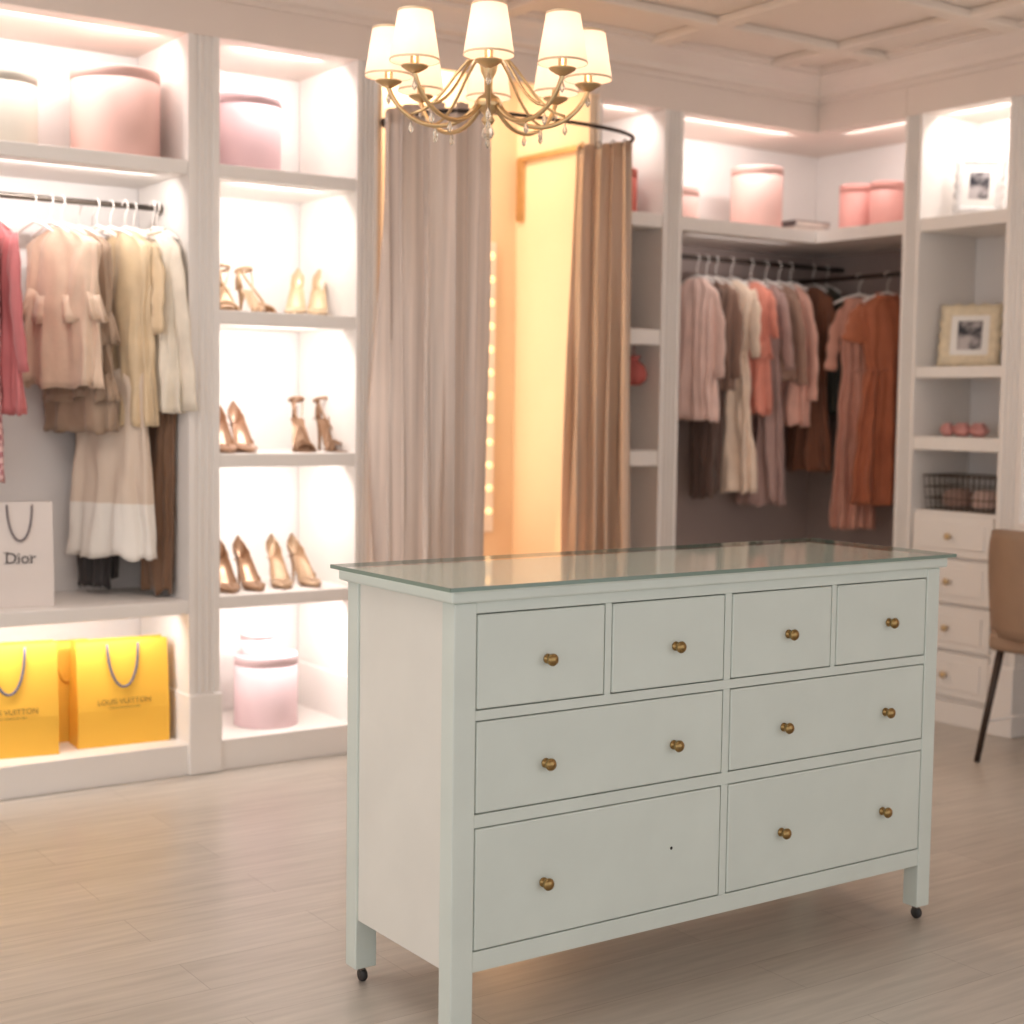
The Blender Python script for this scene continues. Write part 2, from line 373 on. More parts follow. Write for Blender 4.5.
def curtain(label,path_top,path_bot,folds,amp,z0,z1,seed,m):
    t=thing('curtain',(path_top[0][0],path_top[0][1],z0),label,'curtain','fitting booth curtains')
    def interp(P,s):
        n=len(P)-1; k=min(int(s*n),n-1); u=s*n-k
        a,b=Vector(P[k]),Vector(P[k+1]); return a.lerp(b,u),(b-a).normalized()
    N=folds*22; Z=44; vs=[];fs=[]
    for j in range(Z+1):
        v=j/Z; z=z1+(z0-z1)*v
        for i in range(N+1):
            s=i/N
            pt,tt=interp(path_top,s); pb,tb=interp(path_bot,s)
            vv=min(1,v*1.3)
            p=pt.lerp(pb,vv); tg=tt.lerp(tb,vv).normalized(); nn=Vector((-tg.y,tg.x))
            ph=s*folds*2*pi+4.2*noise.noise(Vector((s*3.5,v*1.0,seed)))*(.35+v)
            am=amp*(.5+1.9*abs(noise.noise(Vector((s*4.3,seed+v*.7,0)))))*(.7+.4*v)
            sn=math.sin(ph); sh=math.copysign(abs(sn)**.8,sn)
            off=nn*am*sh+tg*am*.5*math.sin(2*ph)
            off+=nn*.010*noise.noise(Vector((s*16,v*3,seed+4)))
            zz=z+(.012*math.cos(ph) if j==0 else 0)
            vs.append((p.x+off.x,p.y+off.y,zz))
    for j in range(Z):
        for i in range(N):
            a=j*(N+1)+i; fs.append((a,a+1,a+N+2,a+N+1))
    o=mk('drape',vs,fs,m,None,(0,0,0),True)
    o.location=-absloc(t); o.parent=t
    so=o.modifiers.new('thick','SOLIDIFY'); so.thickness=.003
    for i in range(folds):
        p,_=interp(path_top,(i+.5)/folds)
        tube('curtain_ring',[(p.x,p.y+.014*math.cos(a),RZ-.004+.014*math.sin(a)) for a in [2*pi*k/12 for k in range(12)]],.0025,M['blackmetal'],t,seg=6,closed=True)
    return t
curtain('taupe satin curtain gathered beside the shoe shelves',[(1.28,2.54),(1.30,2.37),(1.36,2.24),(1.515,2.15)],[(1.285,2.53),(1.29,2.35),(1.345,2.22),(1.52,2.15)],5,.042,.02,2.50,1.3,M['curtain'])
curtain('taupe satin curtain gathered at the booth entrance beside the corner wardrobe',[(2.31,2.29),(2.27,2.40),(2.19,2.52)],[(2.34,2.27),(2.24,2.38),(2.10,2.48)],4,.038,.02,2.465,5.1,M['curtainwarm'])
VM=thing('vanity_mirror',(1.9,YC,1.0),'tall dressing mirror with round warm bulbs along its frame','mirror')
box('frame',1.75,2.205,YC-.03,YC,.80,2.12,M['white'],VM,bev=.006)
box('mirror_glass',1.80,2.125,YC-.034,YC-.03,.86,2.06,M['mirror'],VM,bev=0)
for i in range(12):
    lathe('bulb',[(.001,-.036),(.012,-.032),(.017,-.022),(.012,-.009),(.008,0)],M['bulb'],VM,(2.165,YC-.03,.90+i*.105),axis='y',seg=14)
WB=thing('wall_bracket',(2.33,3.1,2.3),'brass angled garment bracket on the booth wall','bracket')
box('upright',2.312,2.33,3.07,3.12,2.22,2.51,M['gold'],WB,bev=.004)
box('arm',2.306,2.328,2.64,3.10,2.485,2.51,M['gold'],WB,bev=.004)

# ---------------------------------------------------------------- dresser
D=thing('chest_of_drawers',(.8,.27,0),'pale mint wooden dresser with eight drawers and glass top','chest of drawers')
X0,X1,F0,F1=.03,1.575,.03,.50; LW=.057
mt=M['mint']
for nm,(xa,ya) in {'a':(X0,F0),'b':(X1-.05,F0),'c':(X0,F1-.05),'d':(X1-.05,F1-.05)}.items():
    w=LW if xa==X0 else .05
    l=box('leg',xa,xa+w,ya,ya+.05,.040,.965,mt,D,bev=.003)
    cx,cy=xa+w/2,ya+.025
    cs=lathe('caster',[(.001,-.007),(.014,-.007),(.016,-.004),(.016,.004),(.014,.007),(.001,.007)],M['black'],l,(cx+.004,cy,.016),axis='x',seg=20)
    box('caster_fork',cx-.005,cx+.005,cy-.009,cy+.009,.029,.041,M['chrome'],l,bev=.001)
box('table_top',.015,1.588,.015,.52,.967,.993,mt,D,bev=.005)
g=box('glass_top',.002,1.6,0,.53,.9945,1.0035,M['glass'],D,bev=0)
fr=[box('glass_edge',.0,1.602,-.0012,0,.9945,1.0035,M['glassedge'],D,0),box('x',0,1.602,.53,.5312,.9945,1.0035,M['glassedge'],D,0),box('x',.0,.0015,-.001,.531,.9945,1.0035,M['glassedge'],D,0),box('x',1.6005,1.602,-.001,.531,.9945,1.0035,M['glassedge'],D,0)]
join('glass_edge',fr)
box('side_panel',.036,.05,F0+.05,F1-.05,.16,.965,M['mintlit'],D,bev=.001)
box('side_panel',X1-.02,X1-.006,F0+.05,F1-.05,.16,.965,mt,D,bev=.001)
box('back_panel',X0+.05,X1-.05,F1-.02,F1-.01,.16,.965,mt,D,bev=.001)
box('bottom_panel',X0+.05,X1-.05,F0+.024,F1-.022,.165,.18,mt,D,bev=.001)
box('carcass',X0+.058,X1-.051,F0+.023,F1-.03,.185,.962,M['dark'],D,bev=0)
fx0,fx1=.087,1.525
for z0,z1 in ((.941,.966),(.709,.731),(.475,.504),(.157,.202)): box('front_rail',fx0,fx1,F0+.002,F0+.022,z0,z1,mt,D,bev=.001)
for xa,xb,za,zb in ((.8015,.8225,.202,.475),(.8015,.8225,.504,.709),(.8015,.8225,.731,.941),(.4365,.4545,.731,.941),(1.1665,1.1825,.731,.941)):
    box('front_stile',xa,xb,F0+.002,F0+.022,za,zb,mt,D,bev=.001)
def knob(parent,x,z):
    k=lathe('knob',[(.011,0),(.011,-.003),(.006,-.005),(.005,-.010),(.010,-.014),(.0135,-.018),(.0142,-.022),(.012,-.026),(.007,-.029),(.001,-.030)],M['brass'],parent,(x-.003,F0+.0005,z),axis='y',seg=24)
    return k
def drw(x0,x1,z0,z1,knobs):
    gp=.0028
    d=box('drawer',x0+gp,x1-gp,F0+.0005,F0+.021,z0+gp,z1-gp,mt,D,bev=.0035)
    for x,z in knobs: knob(d,x,z)
    return d
drw(.087,.4365,.731,.941,[(.277,.829)]); drw(.4545,.8015,.731,.941,[(.648,.827)]); drw(.8225,1.1665,.731,.941,[(1.016,.828)]); drw(1.1825,1.525,.731,.941,[(1.381,.831)])
drw(.087,.8015,.504,.709,[(.276,.596),(.648,.593)]); drw(.8225,1.525,.504,.709,[(1.008,.595),(1.378,.594)])
d=drw(.087,.8015,.202,.475,[(.275,.327)]); drw(.8225,1.525,.202,.475,[(1.008,.329),(1.378,.329)])
lathe('screw_hole',[(.004,-.0006),(.0001,-.0007)],M['hole'],d,(.645,F0+.0005,.345),axis='y',seg=12)

# ---------------------------------------------------------------- chandelier
CX,CY=.755,1.016; RA=.284; DZ=.029
K=thing('chandelier',(CX,CY,HC),'champagne gold chandelier with eight lit cream fabric shades and crystal drops','chandelier')
def zs(p): return [(r,z+DZ) for r,z in p]
lathe('column',zs([(.001,2.15),(.012,2.153),(.02,2.165),(.012,2.18),(.03,2.195),(.042,2.21),(.03,2.23),(.012,2.24),(.012,2.28),(.022,2.30),(.028,2.33),(.018,2.36),(.01,2.40),(.01,2.52),(.018,2.54),(.008,2.56),(.006,HC-.06)]),M['gold'],K,(CX,CY,0),seg=24)
lathe('ceiling_rose',[(.06,HC),(.06,HC-.012),(.035,HC-.03),(.008,HC-.045)],M['gold'],K,(CX,CY,0),seg=24)
lathe('crystal_ball',zs([(.001,2.11),(.012,2.115),(.018,2.127),(.014,2.143),(.004,2.152)]),M['crystal'],K,(CX,CY,0),seg=10,smooth=False)
base=math.atan2(-.82,-.57)
for i in range(8):
    a=base+i*pi/4+.02; dx,dy=math.cos(a),math.sin(a)
    P=lambda r,z:(CX+dx*r,CY+dy*r,z+DZ)
    arm=tube('arm',bez(P(.03,2.21),P(.11,2.10),P(.25,2.15),P(RA,2.252),16)+[Vector(P(RA,2.265))],.0068,M['gold'],K,seg=8)
    tube('scroll',bez(P(.015,2.36),P(.10,2.33),P(.12,2.20),P(.22,2.18),10),.0045,M['gold'],arm,seg=6)
    q=(CX+dx*RA,CY+dy*RA,0)
    lathe('drip_pan',zs([(.006,2.25),(.02,2.257),(.036,2.267),(.038,2.271),(.012,2.273),(.012,2.31),(.009,2.31)]),M['gold'],arm,q,seg=18)
    lathe('candle_bulb',zs([(.008,2.31),(.014,2.325),(.015,2.34),(.009,2.36),(.001,2.375)]),M['candle'],arm,q,seg=12)
    s=lathe('lamp_shade',zs([(.067,2.284),(.068,2.288),(.0475,2.414),(.0465,2.418)]),M['shade'],arm,q,seg=28,cap=False)
    for zz,rr_ in ((2.286,.0682),(2.416,.0477)):
        lathe('shade_trim',zs([(rr_,zz-.003),(rr_+.0012,zz),(rr_,zz+.003)]),M['cream'],s,q,seg=28,cap=False)
    for r,z in ((RA,2.24),(.15,2.145),(.22,2.16)):
        lathe('crystal_drop',zs([(.001,z-.034),(.007,z-.026),(.0085,z-.02),(.004,z-.008),(.001,z)]),M['crystal'],arm,(CX+dx*r,CY+dy*r,0),seg=6,smooth=False)
    point((CX+dx*RA,CY+dy*RA,2.345+DZ),.8,(1,.84,.65),.02)

# ---------------------------------------------------------------- clothes
def fab(n,c,r=.7,var=.09,sheen=.3): return mat(n,c,r,var=var,scale=12,bump=.12,bscale=90,sheen=sheen)
def hanger(loc,rz,m,group):
    t=thing('clothes_hanger',(0,0,0),'slim clothes hanger hooked over the wardrobe rail','hanger',group)
    hk=[(0.0,0,-.085),(0,0,-.045)]+[(.016*math.sin(a)*1.0,0,-.012+(-.022)*math.cos(a)+.006) for a in [k*pi/10*1.45 for k in range(1,11)]]
    tube('hook',hk,.0022,m,t,seg=6)
    tube('arms',[(-.12,0,-.128),(-.10,0,-.118),(-.06,0,-.10),(0,0,-.083),(.06,0,-.10),(.10,0,-.118),(.12,0,-.128)],[.004,.006,.007,.007,.007,.006,.004],m,t,seg=8,flat=.7)
    t.location=loc; t.rotation_euler=(0,0,rz)
    return t
def loft(name,secs,m,parent,folds=7,seed=0,N=84,wr=.010):
    out=[]
    for i in range(len(secs)-1):
        a,b=secs[i],secs[i+1]; n=max(1,int(abs(a[0]-b[0])/.025))
        for k in range(n):
            t=k/n
            out.append([a[j]+(b[j]-a[j])*t for j in range(4)])
    out.append(list(secs[-1])); vs=[];fs=[]
    for z,w,d,fa in out:
        for i in range(N):
            a=2*pi*i/N; ca,sa=math.cos(a),math.sin(a)
            x=w*math.copysign(abs(ca)**.8,ca); y=d*sa*.62
            nz=noise.noise(Vector((ca*2.5,sa*2.5+seed*3.1,z*2)))
            n3=noise.noise(Vector((ca*5,sa*1.5+seed,z*3.5)))
            rr_=fa*1.25*math.sin(a*folds+seed+3.2*nz)*(.6+1.2*abs(n3))
            x+=ca*rr_*.5+wr*noise.noise(Vector((a,z*9,seed+9))); y+=(sa+.3*math.copysign(1,sa))*rr_+wr*1.2*noise.noise(Vector((a*3,z*7,seed)))
            zz=z+(.026 if z<-.3 else .005)*noise.noise(Vector((ca*2.2,sa*2.2,seed+2)))
            vs.append((x,y,zz))
    for k in range(len(out)-1):
        for i in range(N):
            j=(i+1)%N; fs.append((k*N+i,k*N+j,(k+1)*N+j,(k+1)*N+i))
    o=mk(name,vs,fs,m,parent,(0,0,0),True)
    s=o.modifiers.new('thick','SOLIDIFY'); s.thickness=.002
    return o
def sleeve(parent,side,L,m,w=.19,r0=.05,r1=.042,drop=.03,seed=0):
    pts=[];rad=[]
    for k in range(14):
        t=k/13; pts.append((side*(w-.028+.035*min(1,t*3)+drop*t),.012*math.sin(t*4+seed),-.155-.02*t-L*t)); rad.append((r0+(r1-r0)*t)*(1 if k else .8)+.005*math.sin(k*1.7+seed))
    return tube('sleeve',pts,rad,m,parent,seg=14,flat=.30)
def garment(kind,loc,rz,zend,m,label,cat,group,w=.19,sl=0,seed=0,hm=None,name=None,collar=False,tiers=0,sr=(.044,.036)):
    zr=loc[2]; L=zend-zr
    t=thing(name or kind,(0,0,0),label,cat,group)
    top=[(-.098,.045,.022,0),(-.112,.07,.03,0),(-.135,w*.75,.036,0),(-.16,w*.96,.042,.001),(-.22,w*.95,.05,.004)]
    if kind in('blouse','shirt','jacket'):
        b=top+[(L*.6,w*.92,.055,.009),(L,w*1.05,.06,.016)]; loft('bodice',b,m,t,8,seed)
    elif kind=='dress':
        b=top+[(-.38,w*.85,.05,.006),(-.45,w*.7,.045,.01),(-.55,w*.8,.055,.014),(L,w*1.15,.07,.024)]; loft('dress_body',b,m,t,9,seed)
        tube('belt',[( w*.72*math.cos(a),.036*math.sin(a),-.455) for a in [2*pi*k/24 for k in range(24)]],.006,m,t,seg=6,closed=True)
    elif kind=='skirt':
        s0=-.62
        b=[(s0,w*.78,.035,.002),(s0-.04,w*.8,.04,.004),(L,w*1.0,.06,.016)]; loft('skirt_body',b,m,t,9,seed)
        for s in(-1,1): tube('hanging_loop',[(s*w*.6,0,s0),(s*.1,0,-.11)],.002,m,t,seg=5)
    elif kind=='trousers':
        loft('trouser_leg',[(-.15,.10,.02,0),(-.2,.10,.03,.003),(L,.075,.03,.008)],m,t,5,seed)
        a=loft('trouser_leg',[(-.15,.10,.02,0),(-.2,.10,.03,.003),(L+.03,.07,.03,.008)],m,t,5,seed+2); a.location.y+=.045
    for i in range(tiers):
        z=L*(.5+.5*(i)/tiers)
        loft('ruffle_tier',[(z,w*.95,.058,.006),(z-.10,w*1.1,.075,.016)],m,t,11,seed+i)
    if sl:
        for s in(-1,1): sleeve(t,s,sl,m,w=w,seed=seed+s,r0=sr[0],r1=sr[1])
    if collar:
        tube('collar',[(.052*math.cos(a),.03*math.sin(a),-.095+.012*math.sin(a)) for a in [2*pi*k/20 for k in range(20)]],.008,m,t,seg=8,closed=True)
    t.location=loc; t.rotation_euler=(0,0,rz)
    hanger(loc,rz,hm or M['white'],group+' hangers')
    return t
d2r=math.radians
GL='garments on the open wardrobe rail'
def gl(kind,x,rz,zend,col,label,cat,y=2.83,**k):
    m=col if not isinstance(col,tuple) else fab(kind+'_fabric',col,k.pop('rough',.6))
    return garment(kind,(x,y,2.10),d2r(rz),zend,m,label,cat,GL,**k)
gl('jacket',-.185,-84,1.10,M['plaid'],'pink plaid long jacket hanging on the rail','jacket',seed=1,w=.17)
gl('blouse',-.115,-82,1.33,(196,108,110),'raspberry pink blouse beside the plaid jacket','blouse',sl=.45,seed=2,w=.16)
gl('blouse',.12,-62,1.43,(222,194,170),'sleeveless beige draped satin blouse','blouse',w=.18,seed=3,rough=.4,tiers=1)
gl('blouse',.20,-70,1.27,(168,142,120),'taupe blouse with tiered ruffled hem behind the beige blouse','blouse',y=2.88,w=.18,seed=4,tiers=2)
gl('skirt',.30,-58,.80,M['twotone'],'long cream skirt with a white lower band','skirt',seed=5,w=.19)
gl('blouse',.345,-68,1.29,(220,194,158),'champagne satin top hanging over a cream skirt','blouse',y=2.80,sl=.3,seed=6,rough=.35,w=.145,sr=(.036,.03))
gl('trousers',.27,-60,.68,(48,42,42),'black trousers hanging behind the cream skirt','trousers',y=2.94,seed=7)
gl('trousers',.45,-70,.67,(118,84,58),'brown trousers hanging between the satin top and ivory blouse','trousers',y=2.76,seed=8)
gl('blouse',.435,-74,1.34,(232,220,202),'ivory long-sleeved blouse at the end of the rail','blouse',y=2.76,sl=.58,seed=9,collar=True,w=.16,sr=(.038,.042))
for x in (.02,.08,.25,.39): hanger((x,2.83,2.10),d2r(-75),M['white'],'spare hangers on the open wardrobe rail')
GR='garments on the corner wardrobe rail'
def gr(kind,x,rz,zend,col,label,cat,**k):
    m=fab(kind+'_fabric',col); k.setdefault('w',.145); k.setdefault('sr',(.038,.032)); return garment(kind,(x,2.87,2.10),d2r(rz),zend,m,label,cat,GR,hm=M['white'],**k)
gr('trousers',3.26,-88,.95,(96,72,62),'dark brown trousers hanging behind a pale pink blouse','trousers',seed=10)
gr('blouse',3.20,-88,1.32,(242,206,194),'pale pink blouse on the corner rail','blouse',sl=.4,seed=11,w=.13)
gr('blouse',3.32,-90,1.47,(146,114,98),'cocoa brown blouse between pink tops','blouse',sl=.4,seed=12,w=.13)
gr('dress',3.42,-86,.98,(246,220,198),'long peach dress on the corner rail','dress',sl=.3,seed=13)
gr('blouse',3.55,-84,1.36,(238,154,134),'coral ruffled top on the corner rail','blouse',sl=.2,seed=14,tiers=1,w=.13)
gr('dress',3.65,-88,.91,(190,156,148),'long mauve dress on the corner rail','dress',sl=.35,seed=15,w=.13)
gr('shirt',3.74,-88,1.52,(180,142,124),'dusty rose shirt on the corner rail','shirt',sl=.42,seed=16,w=.13)
gr('blouse',3.82,-88,1.30,(246,190,172),'salmon pink long blouse on the corner rail','blouse',sl=.5,seed=17,w=.13)
gr('dress',3.98,-98,1.07,(134,82,56),'rust brown dress near the wardrobe corner','dress',sl=.3,seed=18,w=.13)
gr('jacket',4.08,-100,1.36,(62,60,48),'dark olive jacket in the wardrobe corner','jacket',sl=.5,seed=19,w=.13)
def g2(kind,y,x,rz,zend,col,label,cat,**k):
    m=fab(kind+'_fabric',col); return garment(kind,(x,y,2.03),d2r(rz),zend,m,label,cat,'garments on the side rail',hm=M['white'],**k)
g2('dress',2.53,3.95,-44,.80,(208,150,130),'long dusty coral dress on the side rail','dress',sl=.28,seed=20,w=.09,sr=(.030,.028))
g2('dress',2.35,3.95,-30,.93,(176,100,66),'rust orange dress with flared short sleeves on the side rail','dress',sl=.15,seed=21,w=.125,collar=True,sr=(.040,.062))

# ---------------------------------------------------------------- boxes
def hatbox(x,y,z,r,h,m,label,group,lid=.04,handle=False):
    t=thing('hat_box',(x,y,z),label,'box',group)
    lathe('box_body',[(r*.99,0),(r*.994,.003),(r*.994,h-lid*.5)],m,t,(x,y,z),seg=48)
    lathe('lid',[(r*.996,h-lid),(r,h-lid),(r,h-.002),(r-.002,h),(.001,h+.0005)],m,t,(x,y,z),seg=48)
    if handle:
        tube('ribbon_handle',bez((x-r,y,z+h*.75),(x-r*.6,y-r*.9,z+h*.25),(x+r*.4,y-r*1.3,z+h*.2),(x+r*.9,y-r*.4,z+h*.75),14),.004,M['b_blush'],t,seg=6)
    return t
GT='round boxes on the top shelf'
hatbox(-.10,2.84,2.25,.135,.27,M['b_cream'],'cream round hat box on the top shelf',GT)
hatbox(.31,2.80,2.25,.160,.32,M['b_pink'],'large pink round hat box on the top shelf',GT)
hatbox(-.45,2.84,2.25,.14,.29,M['b_mauve'],'mauve round hat box on the top shelf',GT)
hatbox(.84,2.82,2.25,.13,.30,M['b_mauve'],'mauve pink round hat box above the shoe shelves',GT)
hatbox(.905,2.78,.115,.125,.28,M['b_blush'],'blush round box with ribbon handle on the bottom shelf','round boxes on the bottom shelf',handle=True)
hatbox(.87,2.78,.397,.07,.09,M['b_blush'],'small blush round box stacked on a larger box','round boxes on the bottom shelf',lid=.03)
GC='round boxes on the corner shelf'
hatbox(2.60,2.74,2.24,.09,.20,M['b_red'],'small red round box beside the curtain',GC)
hatbox(3.06,2.86,2.24,.10,.17,M['b_pink'],'pink round box half behind the pillar',GC)
hatbox(3.50,2.79,2.24,.125,.30,M['b_pink'],'large pink round hat box on the corner shelf',GC)
hatbox(3.93,2.54,2.24,.085,.23,M['b_coral'],'coral round box on the corner shelf',GC)
hatbox(3.91,2.335,2.24,.08,.22,M['b_coral'],'coral round box next to the pillar',GC)
for i,(w,mm) in enumerate(((.26,'bookcream'),(.24,'bookgrey'))):
    x,y,z=3.79,2.78,2.241+i*.0305
    b=thing('book',(x,y,z),'flat book with cream pages lying on the corner shelf','book','books stacked on the corner shelf')
    cv=[box('cover',x-w/2,x+w/2,y-.09,y+.09,z,z+.003,M[mm],b,.001),box('c',x-w/2,x+w/2,y-.09,y+.09,z+.027,z+.03,M[mm],b,.001),box('c',x-w/2,x-w/2+.003,y-.09,y+.09,z+.003,z+.027,M[mm],b,.001)]
    join('cover',cv)
    box('pages',x-w/2+.004,x+w/2-.005,y-.085,y+.085,z+.0032,z+.0268,M['bookcream'],b,0)

# ---------------------------------------------------------------- paper bags
def text(parent,body,size,loc,m,name='printed_lettering',extr_=.0004,sx=1,serifs=()):
    cu=bpy.data.curves.new('t','FONT'); cu.body=body; cu.size=size; cu.extrude=extr_; cu.align_x='CENTER'
    tmp=bpy.data.objects.new('t',cu); COL.objects.link(tmp)
    bpy.context.view_layer.update()
    me=bpy.data.meshes.new_from_object(tmp.evaluated_get(bpy.context.evaluated_depsgraph_get())); bpy.data.objects.remove(tmp)
    if serifs:
        bm=bmesh.new(); bm.from_mesh(me)
        for (xa,xb,ya,yb) in serifs:
            v=[bm.verts.new((x*size,y*size,extr_)) for x,y in ((xa,ya),(xb,ya),(xb,yb),(xa,yb))]; bm.faces.new(v)
        bm.to_mesh(me); bm.free()
    me.transform(Matrix.Rotation(pi/2,4,'X')@Matrix.Diagonal((sx,1,1,1)))
    me.materials.clear(); me.materials.append(m)
    o=bpy.data.objects.new(name,me); COL.objects.link(o); o.parent=parent; o.location=loc; return o
def bag(loc,rz,w,h,d,m,cord,label,group,lines,ink,cr=.0045,tx=0,hd_=.36):
    t=thing('paper_shopping_bag',(0,0,0),label,'shopping bag',group)
    hw,hd=w/2,d/2; tp=hd*.55
    rows=[(0,hd,hd),(h*.35,hd,hd*.86),(h,tp,tp*.35)]
    vs=[];fs=[]
    for z,dy,g in rows:
        ins=.0 if z==0 else (hd-g)*.25
        vs+=[(-hw,-dy,z),(0,-dy,z),(hw,-dy,z),(hw-ins,0,z),(hw,dy,z),(0,dy,z),(-hw,dy,z),(-hw+ins,0,z)]
    for k in range(2):
        for i in range(8):
            j=(i+1)%8; fs.append((k*8+i,k*8+j,(k+1)*8+j,(k+1)*8+i))
    fs.append(tuple(range(8)))
    s=mk('bag_body',vs,fs,m,t,(0,0,0)); so=s.modifiers.new('t','SOLIDIFY'); so.thickness=.0012
    y=-(tp+.004); k=(hd-tp)/(h*.65); hz=h*hd_
    tube('handle',bez((-w*.17+tx,y-.002,h-.01),(-w*.16+tx,y-.012-k*hz,h-.02-hz*1.25),(w*.16+tx,y-.012-k*hz,h-.02-hz*1.25),(w*.17+tx,y-.002,h-.01),18),cr,cord,t,seg=8)
    for body,size,z,sf in lines:
        k=max(0,(z-h*.35)/(h*.65)); y=-(hd+(tp-hd)*k)-.0035
        o=text(t,body,size,(tx,y,z),ink,serifs=sf)
        o.rotation_euler=(math.atan2(hd-tp,h*.65)*-1 if z>h*.35 else 0,0,0)
    t.location=loc; t.rotation_euler=(0,0,rz); return t
LVt=[('LOUIS VUITTON',.027,.155,()),('MAISON FONDÉE EN 1854',.010,.138,())]
GB='saffron paper bags in the bottom niche'
bag((-.115,2.76,.1155),d2r(-8),.34,.40,.13,M['yellow'],M['bluecord'],'saffron yellow paper shopping bag with blue cord handle',GB,LVt,M['inkbrown'],hd_=.42)
bag((.135,2.90,.1155),d2r(-4),.20,.37,.10,M['yellow'],M['yellow'],'narrow saffron paper bag behind two larger ones',GB,[],M['inkbrown'])
bag((.300,2.76,.1155),d2r(-4),.34,.385,.13,M['yellow'],M['bluecord'],'saffron yellow paper shopping bag next to the middle pillar',GB,LVt,M['inkbrown'],hd_=.42)
sf=[(-1.02,-.72,0,.045),(-1.02,-.72,.675,.72),(-.33,-.06,0,.04),(-.33,-.18,.47,.51),(.52,.80,0,.04),(.52,.66,.47,.51)]
bag((-.08,2.76,.6505),d2r(-10),.25,.37,.12,M['whitepaper'],M['greycord'],'off-white paper shopping bag with grey serif lettering',None,[('Dior',.055,.155,sf)],M['ink'],cr=.0035,tx=.012,hd_=.34)

# ---------------------------------------------------------------- shoes
def shoe(style,mu,label,group,L=.235,H=.095):
    t=thing('high_heel_shoe',(0,0,0),label,'shoe',group)
    def base(s):
        if s<.16: return H
        if s>.66: return .004
        u=(s-.16)/.5; u=u*u*(3-2*u); return H+(.004-H)*u
    def wid(s):
        if s<.03: return .014+.3*s
        if s<.3: return .027
        if s<.7: return .025+.016*math.sin((s-.3)/.4*pi/2)
        u=(s-.7)/.3; return .041*(1-u**1.8)+.004
    S=26; A=16
    def lerp(a,b,t): return a+(b-a)*t
    if style=='pump':
        vs=[];fs=[]
        for i in range(S+1):
            s=i/S; w=wid(s); b=base(s)
            if s<.12: hh=.058-.1*s
            elif s<.55: hh=lerp(.046,.028,(s-.12)/.43)
            else: hh=lerp(.040,.014,(s-.55)/.45)
            if s<.03: ph=pi*.98
            elif s<.08: ph=pi*.62
            elif s<.6: ph=pi*.56
            elif s<.72: ph=lerp(pi*.56,pi*.99,(s-.6)/.12)
            else: ph=pi*.99
            for k in range(A+1):
                a=-ph+2*ph*k/A
                y=w*math.sin(a); z=b+hh*(1-math.cos(a))/2*(1 if s>.6 else 1.6)
                if abs(a)<.6: z=b
                vs.append((s*L,y,z))
        for i in range(S):
            for k in range(A):
                p=i*(A+1)+k; fs.append((p,p+1,p+A+2,p+A+1))
        fs.append(tuple(range(A+1)))
        u=mk('upper',vs,fs,mu,t,(0,0,0),True); so=u.modifiers.new('t','SOLIDIFY'); so.thickness=.002
    vs=[];fs=[]
    for i in range(S+1):
        s=i/S; w=wid(s)*(.93 if style=='pump' else 1.0); b=base(s)
        vs+=[(s*L,-w,b+.001),(s*L,w,b+.001),(s*L,w*.9,b-.003 if b>.006 else .0005),(s*L,-w*.9,b-.003 if b>.006 else .0005)]
    for i in range(S):
        for k in range(4):
            j=(k+1)%4; fs.append((i*4+k,i*4+j,i*4+4+j,i*4+4+k))
    fs+=[(0,1,2,3),(S*4,S*4+1,S*4+2,S*4+3)]
    mk('sole',vs,fs,M['insole'] if style=='pump' else mu,t,(0,0,0))
    pts=[(.030,0,H),(.027,0,H*.8),(.020,0,H*.5),(.016,0,H*.2),(.015,0,0)]
    tube('heel',pts,[.022,.015,.008,.0055,.005],mu,t,seg=12)
    if style=='sandal':
        for s0,hh in ((.62,.042),(.70,.036),(.80,.03)):
            w=wid(s0); x=s0*L
            tube('toe_strap',[(x-.012*math.sin(a),w*math.cos(a),.003+hh*math.sin(a)) for a in [pi*k/12 for k in range(13)]],.009,mu,t,seg=8,flat=.4)
        tube('ankle_strap',[(.035+.036*math.cos(a),.027*math.sin(a),H+.075+.008*math.cos(a)) for a in [2*pi*k/20 for k in range(20)]],.007,mu,t,seg=8,closed=True)
        tube('heel_strap',[(.006,0,H),(.0,0,H+.04),(.002,0,H+.07)],[.022,.018,.010],mu,t,seg=8,flat=.5)
        tube('cross_strap',bez((.62*L,-.036,.006),(.5*L,-.03,.07),(.35*L,.02,.12),(.05,.022,H+.072),10),.006,mu,t,seg=8,flat=.5)
        tube('cross_strap',bez((.62*L,.036,.006),(.5*L,.03,.07),(.35*L,-.02,.12),(.05,-.022,H+.072),10),.006,mu,t,seg=8,flat=.5)
    return t
def pair(style,mu,label,group,a,b,z,ra,rb,**k):
    s=shoe(style,mu,label,group,**k); s.location=(a[0],a[1],z+.0005); s.rotation_euler=(0,0,d2r(ra))
    dup(s,(b[0],b[1],z+.0005),d2r(rb))
G5='high heels on the lit shoe shelves'
pair('sandal',M['champ'],'champagne strappy stiletto sandal on the upper shoe shelf',G5,(.75,2.87),(.835,2.89),1.72,-104,-78,H=.10)
pair('pump',M['cream'],'cream and gold stiletto pump on the upper shoe shelf',G5,(1.10,2.90),(1.185,2.88),1.72,-120,-120,H=.11,L=.245)
pair('pump',M['nudedark'],'nude patent stiletto pump on the middle shoe shelf',G5,(.725,2.85),(.805,2.87),1.19,-102,-98,H=.105,L=.25)
pair('sandal',M['brown'],'bronze strappy stiletto sandal on the middle shoe shelf',G5,(1.08,2.89),(1.185,2.89),1.19,-104,-92,H=.13,L=.26)
pair('pump',M['brown'],'bronze pointed stiletto pump on the lower shoe shelf',G5,(.735,2.86),(.825,2.87),.66,-100,-94,H=.105,L=.25)
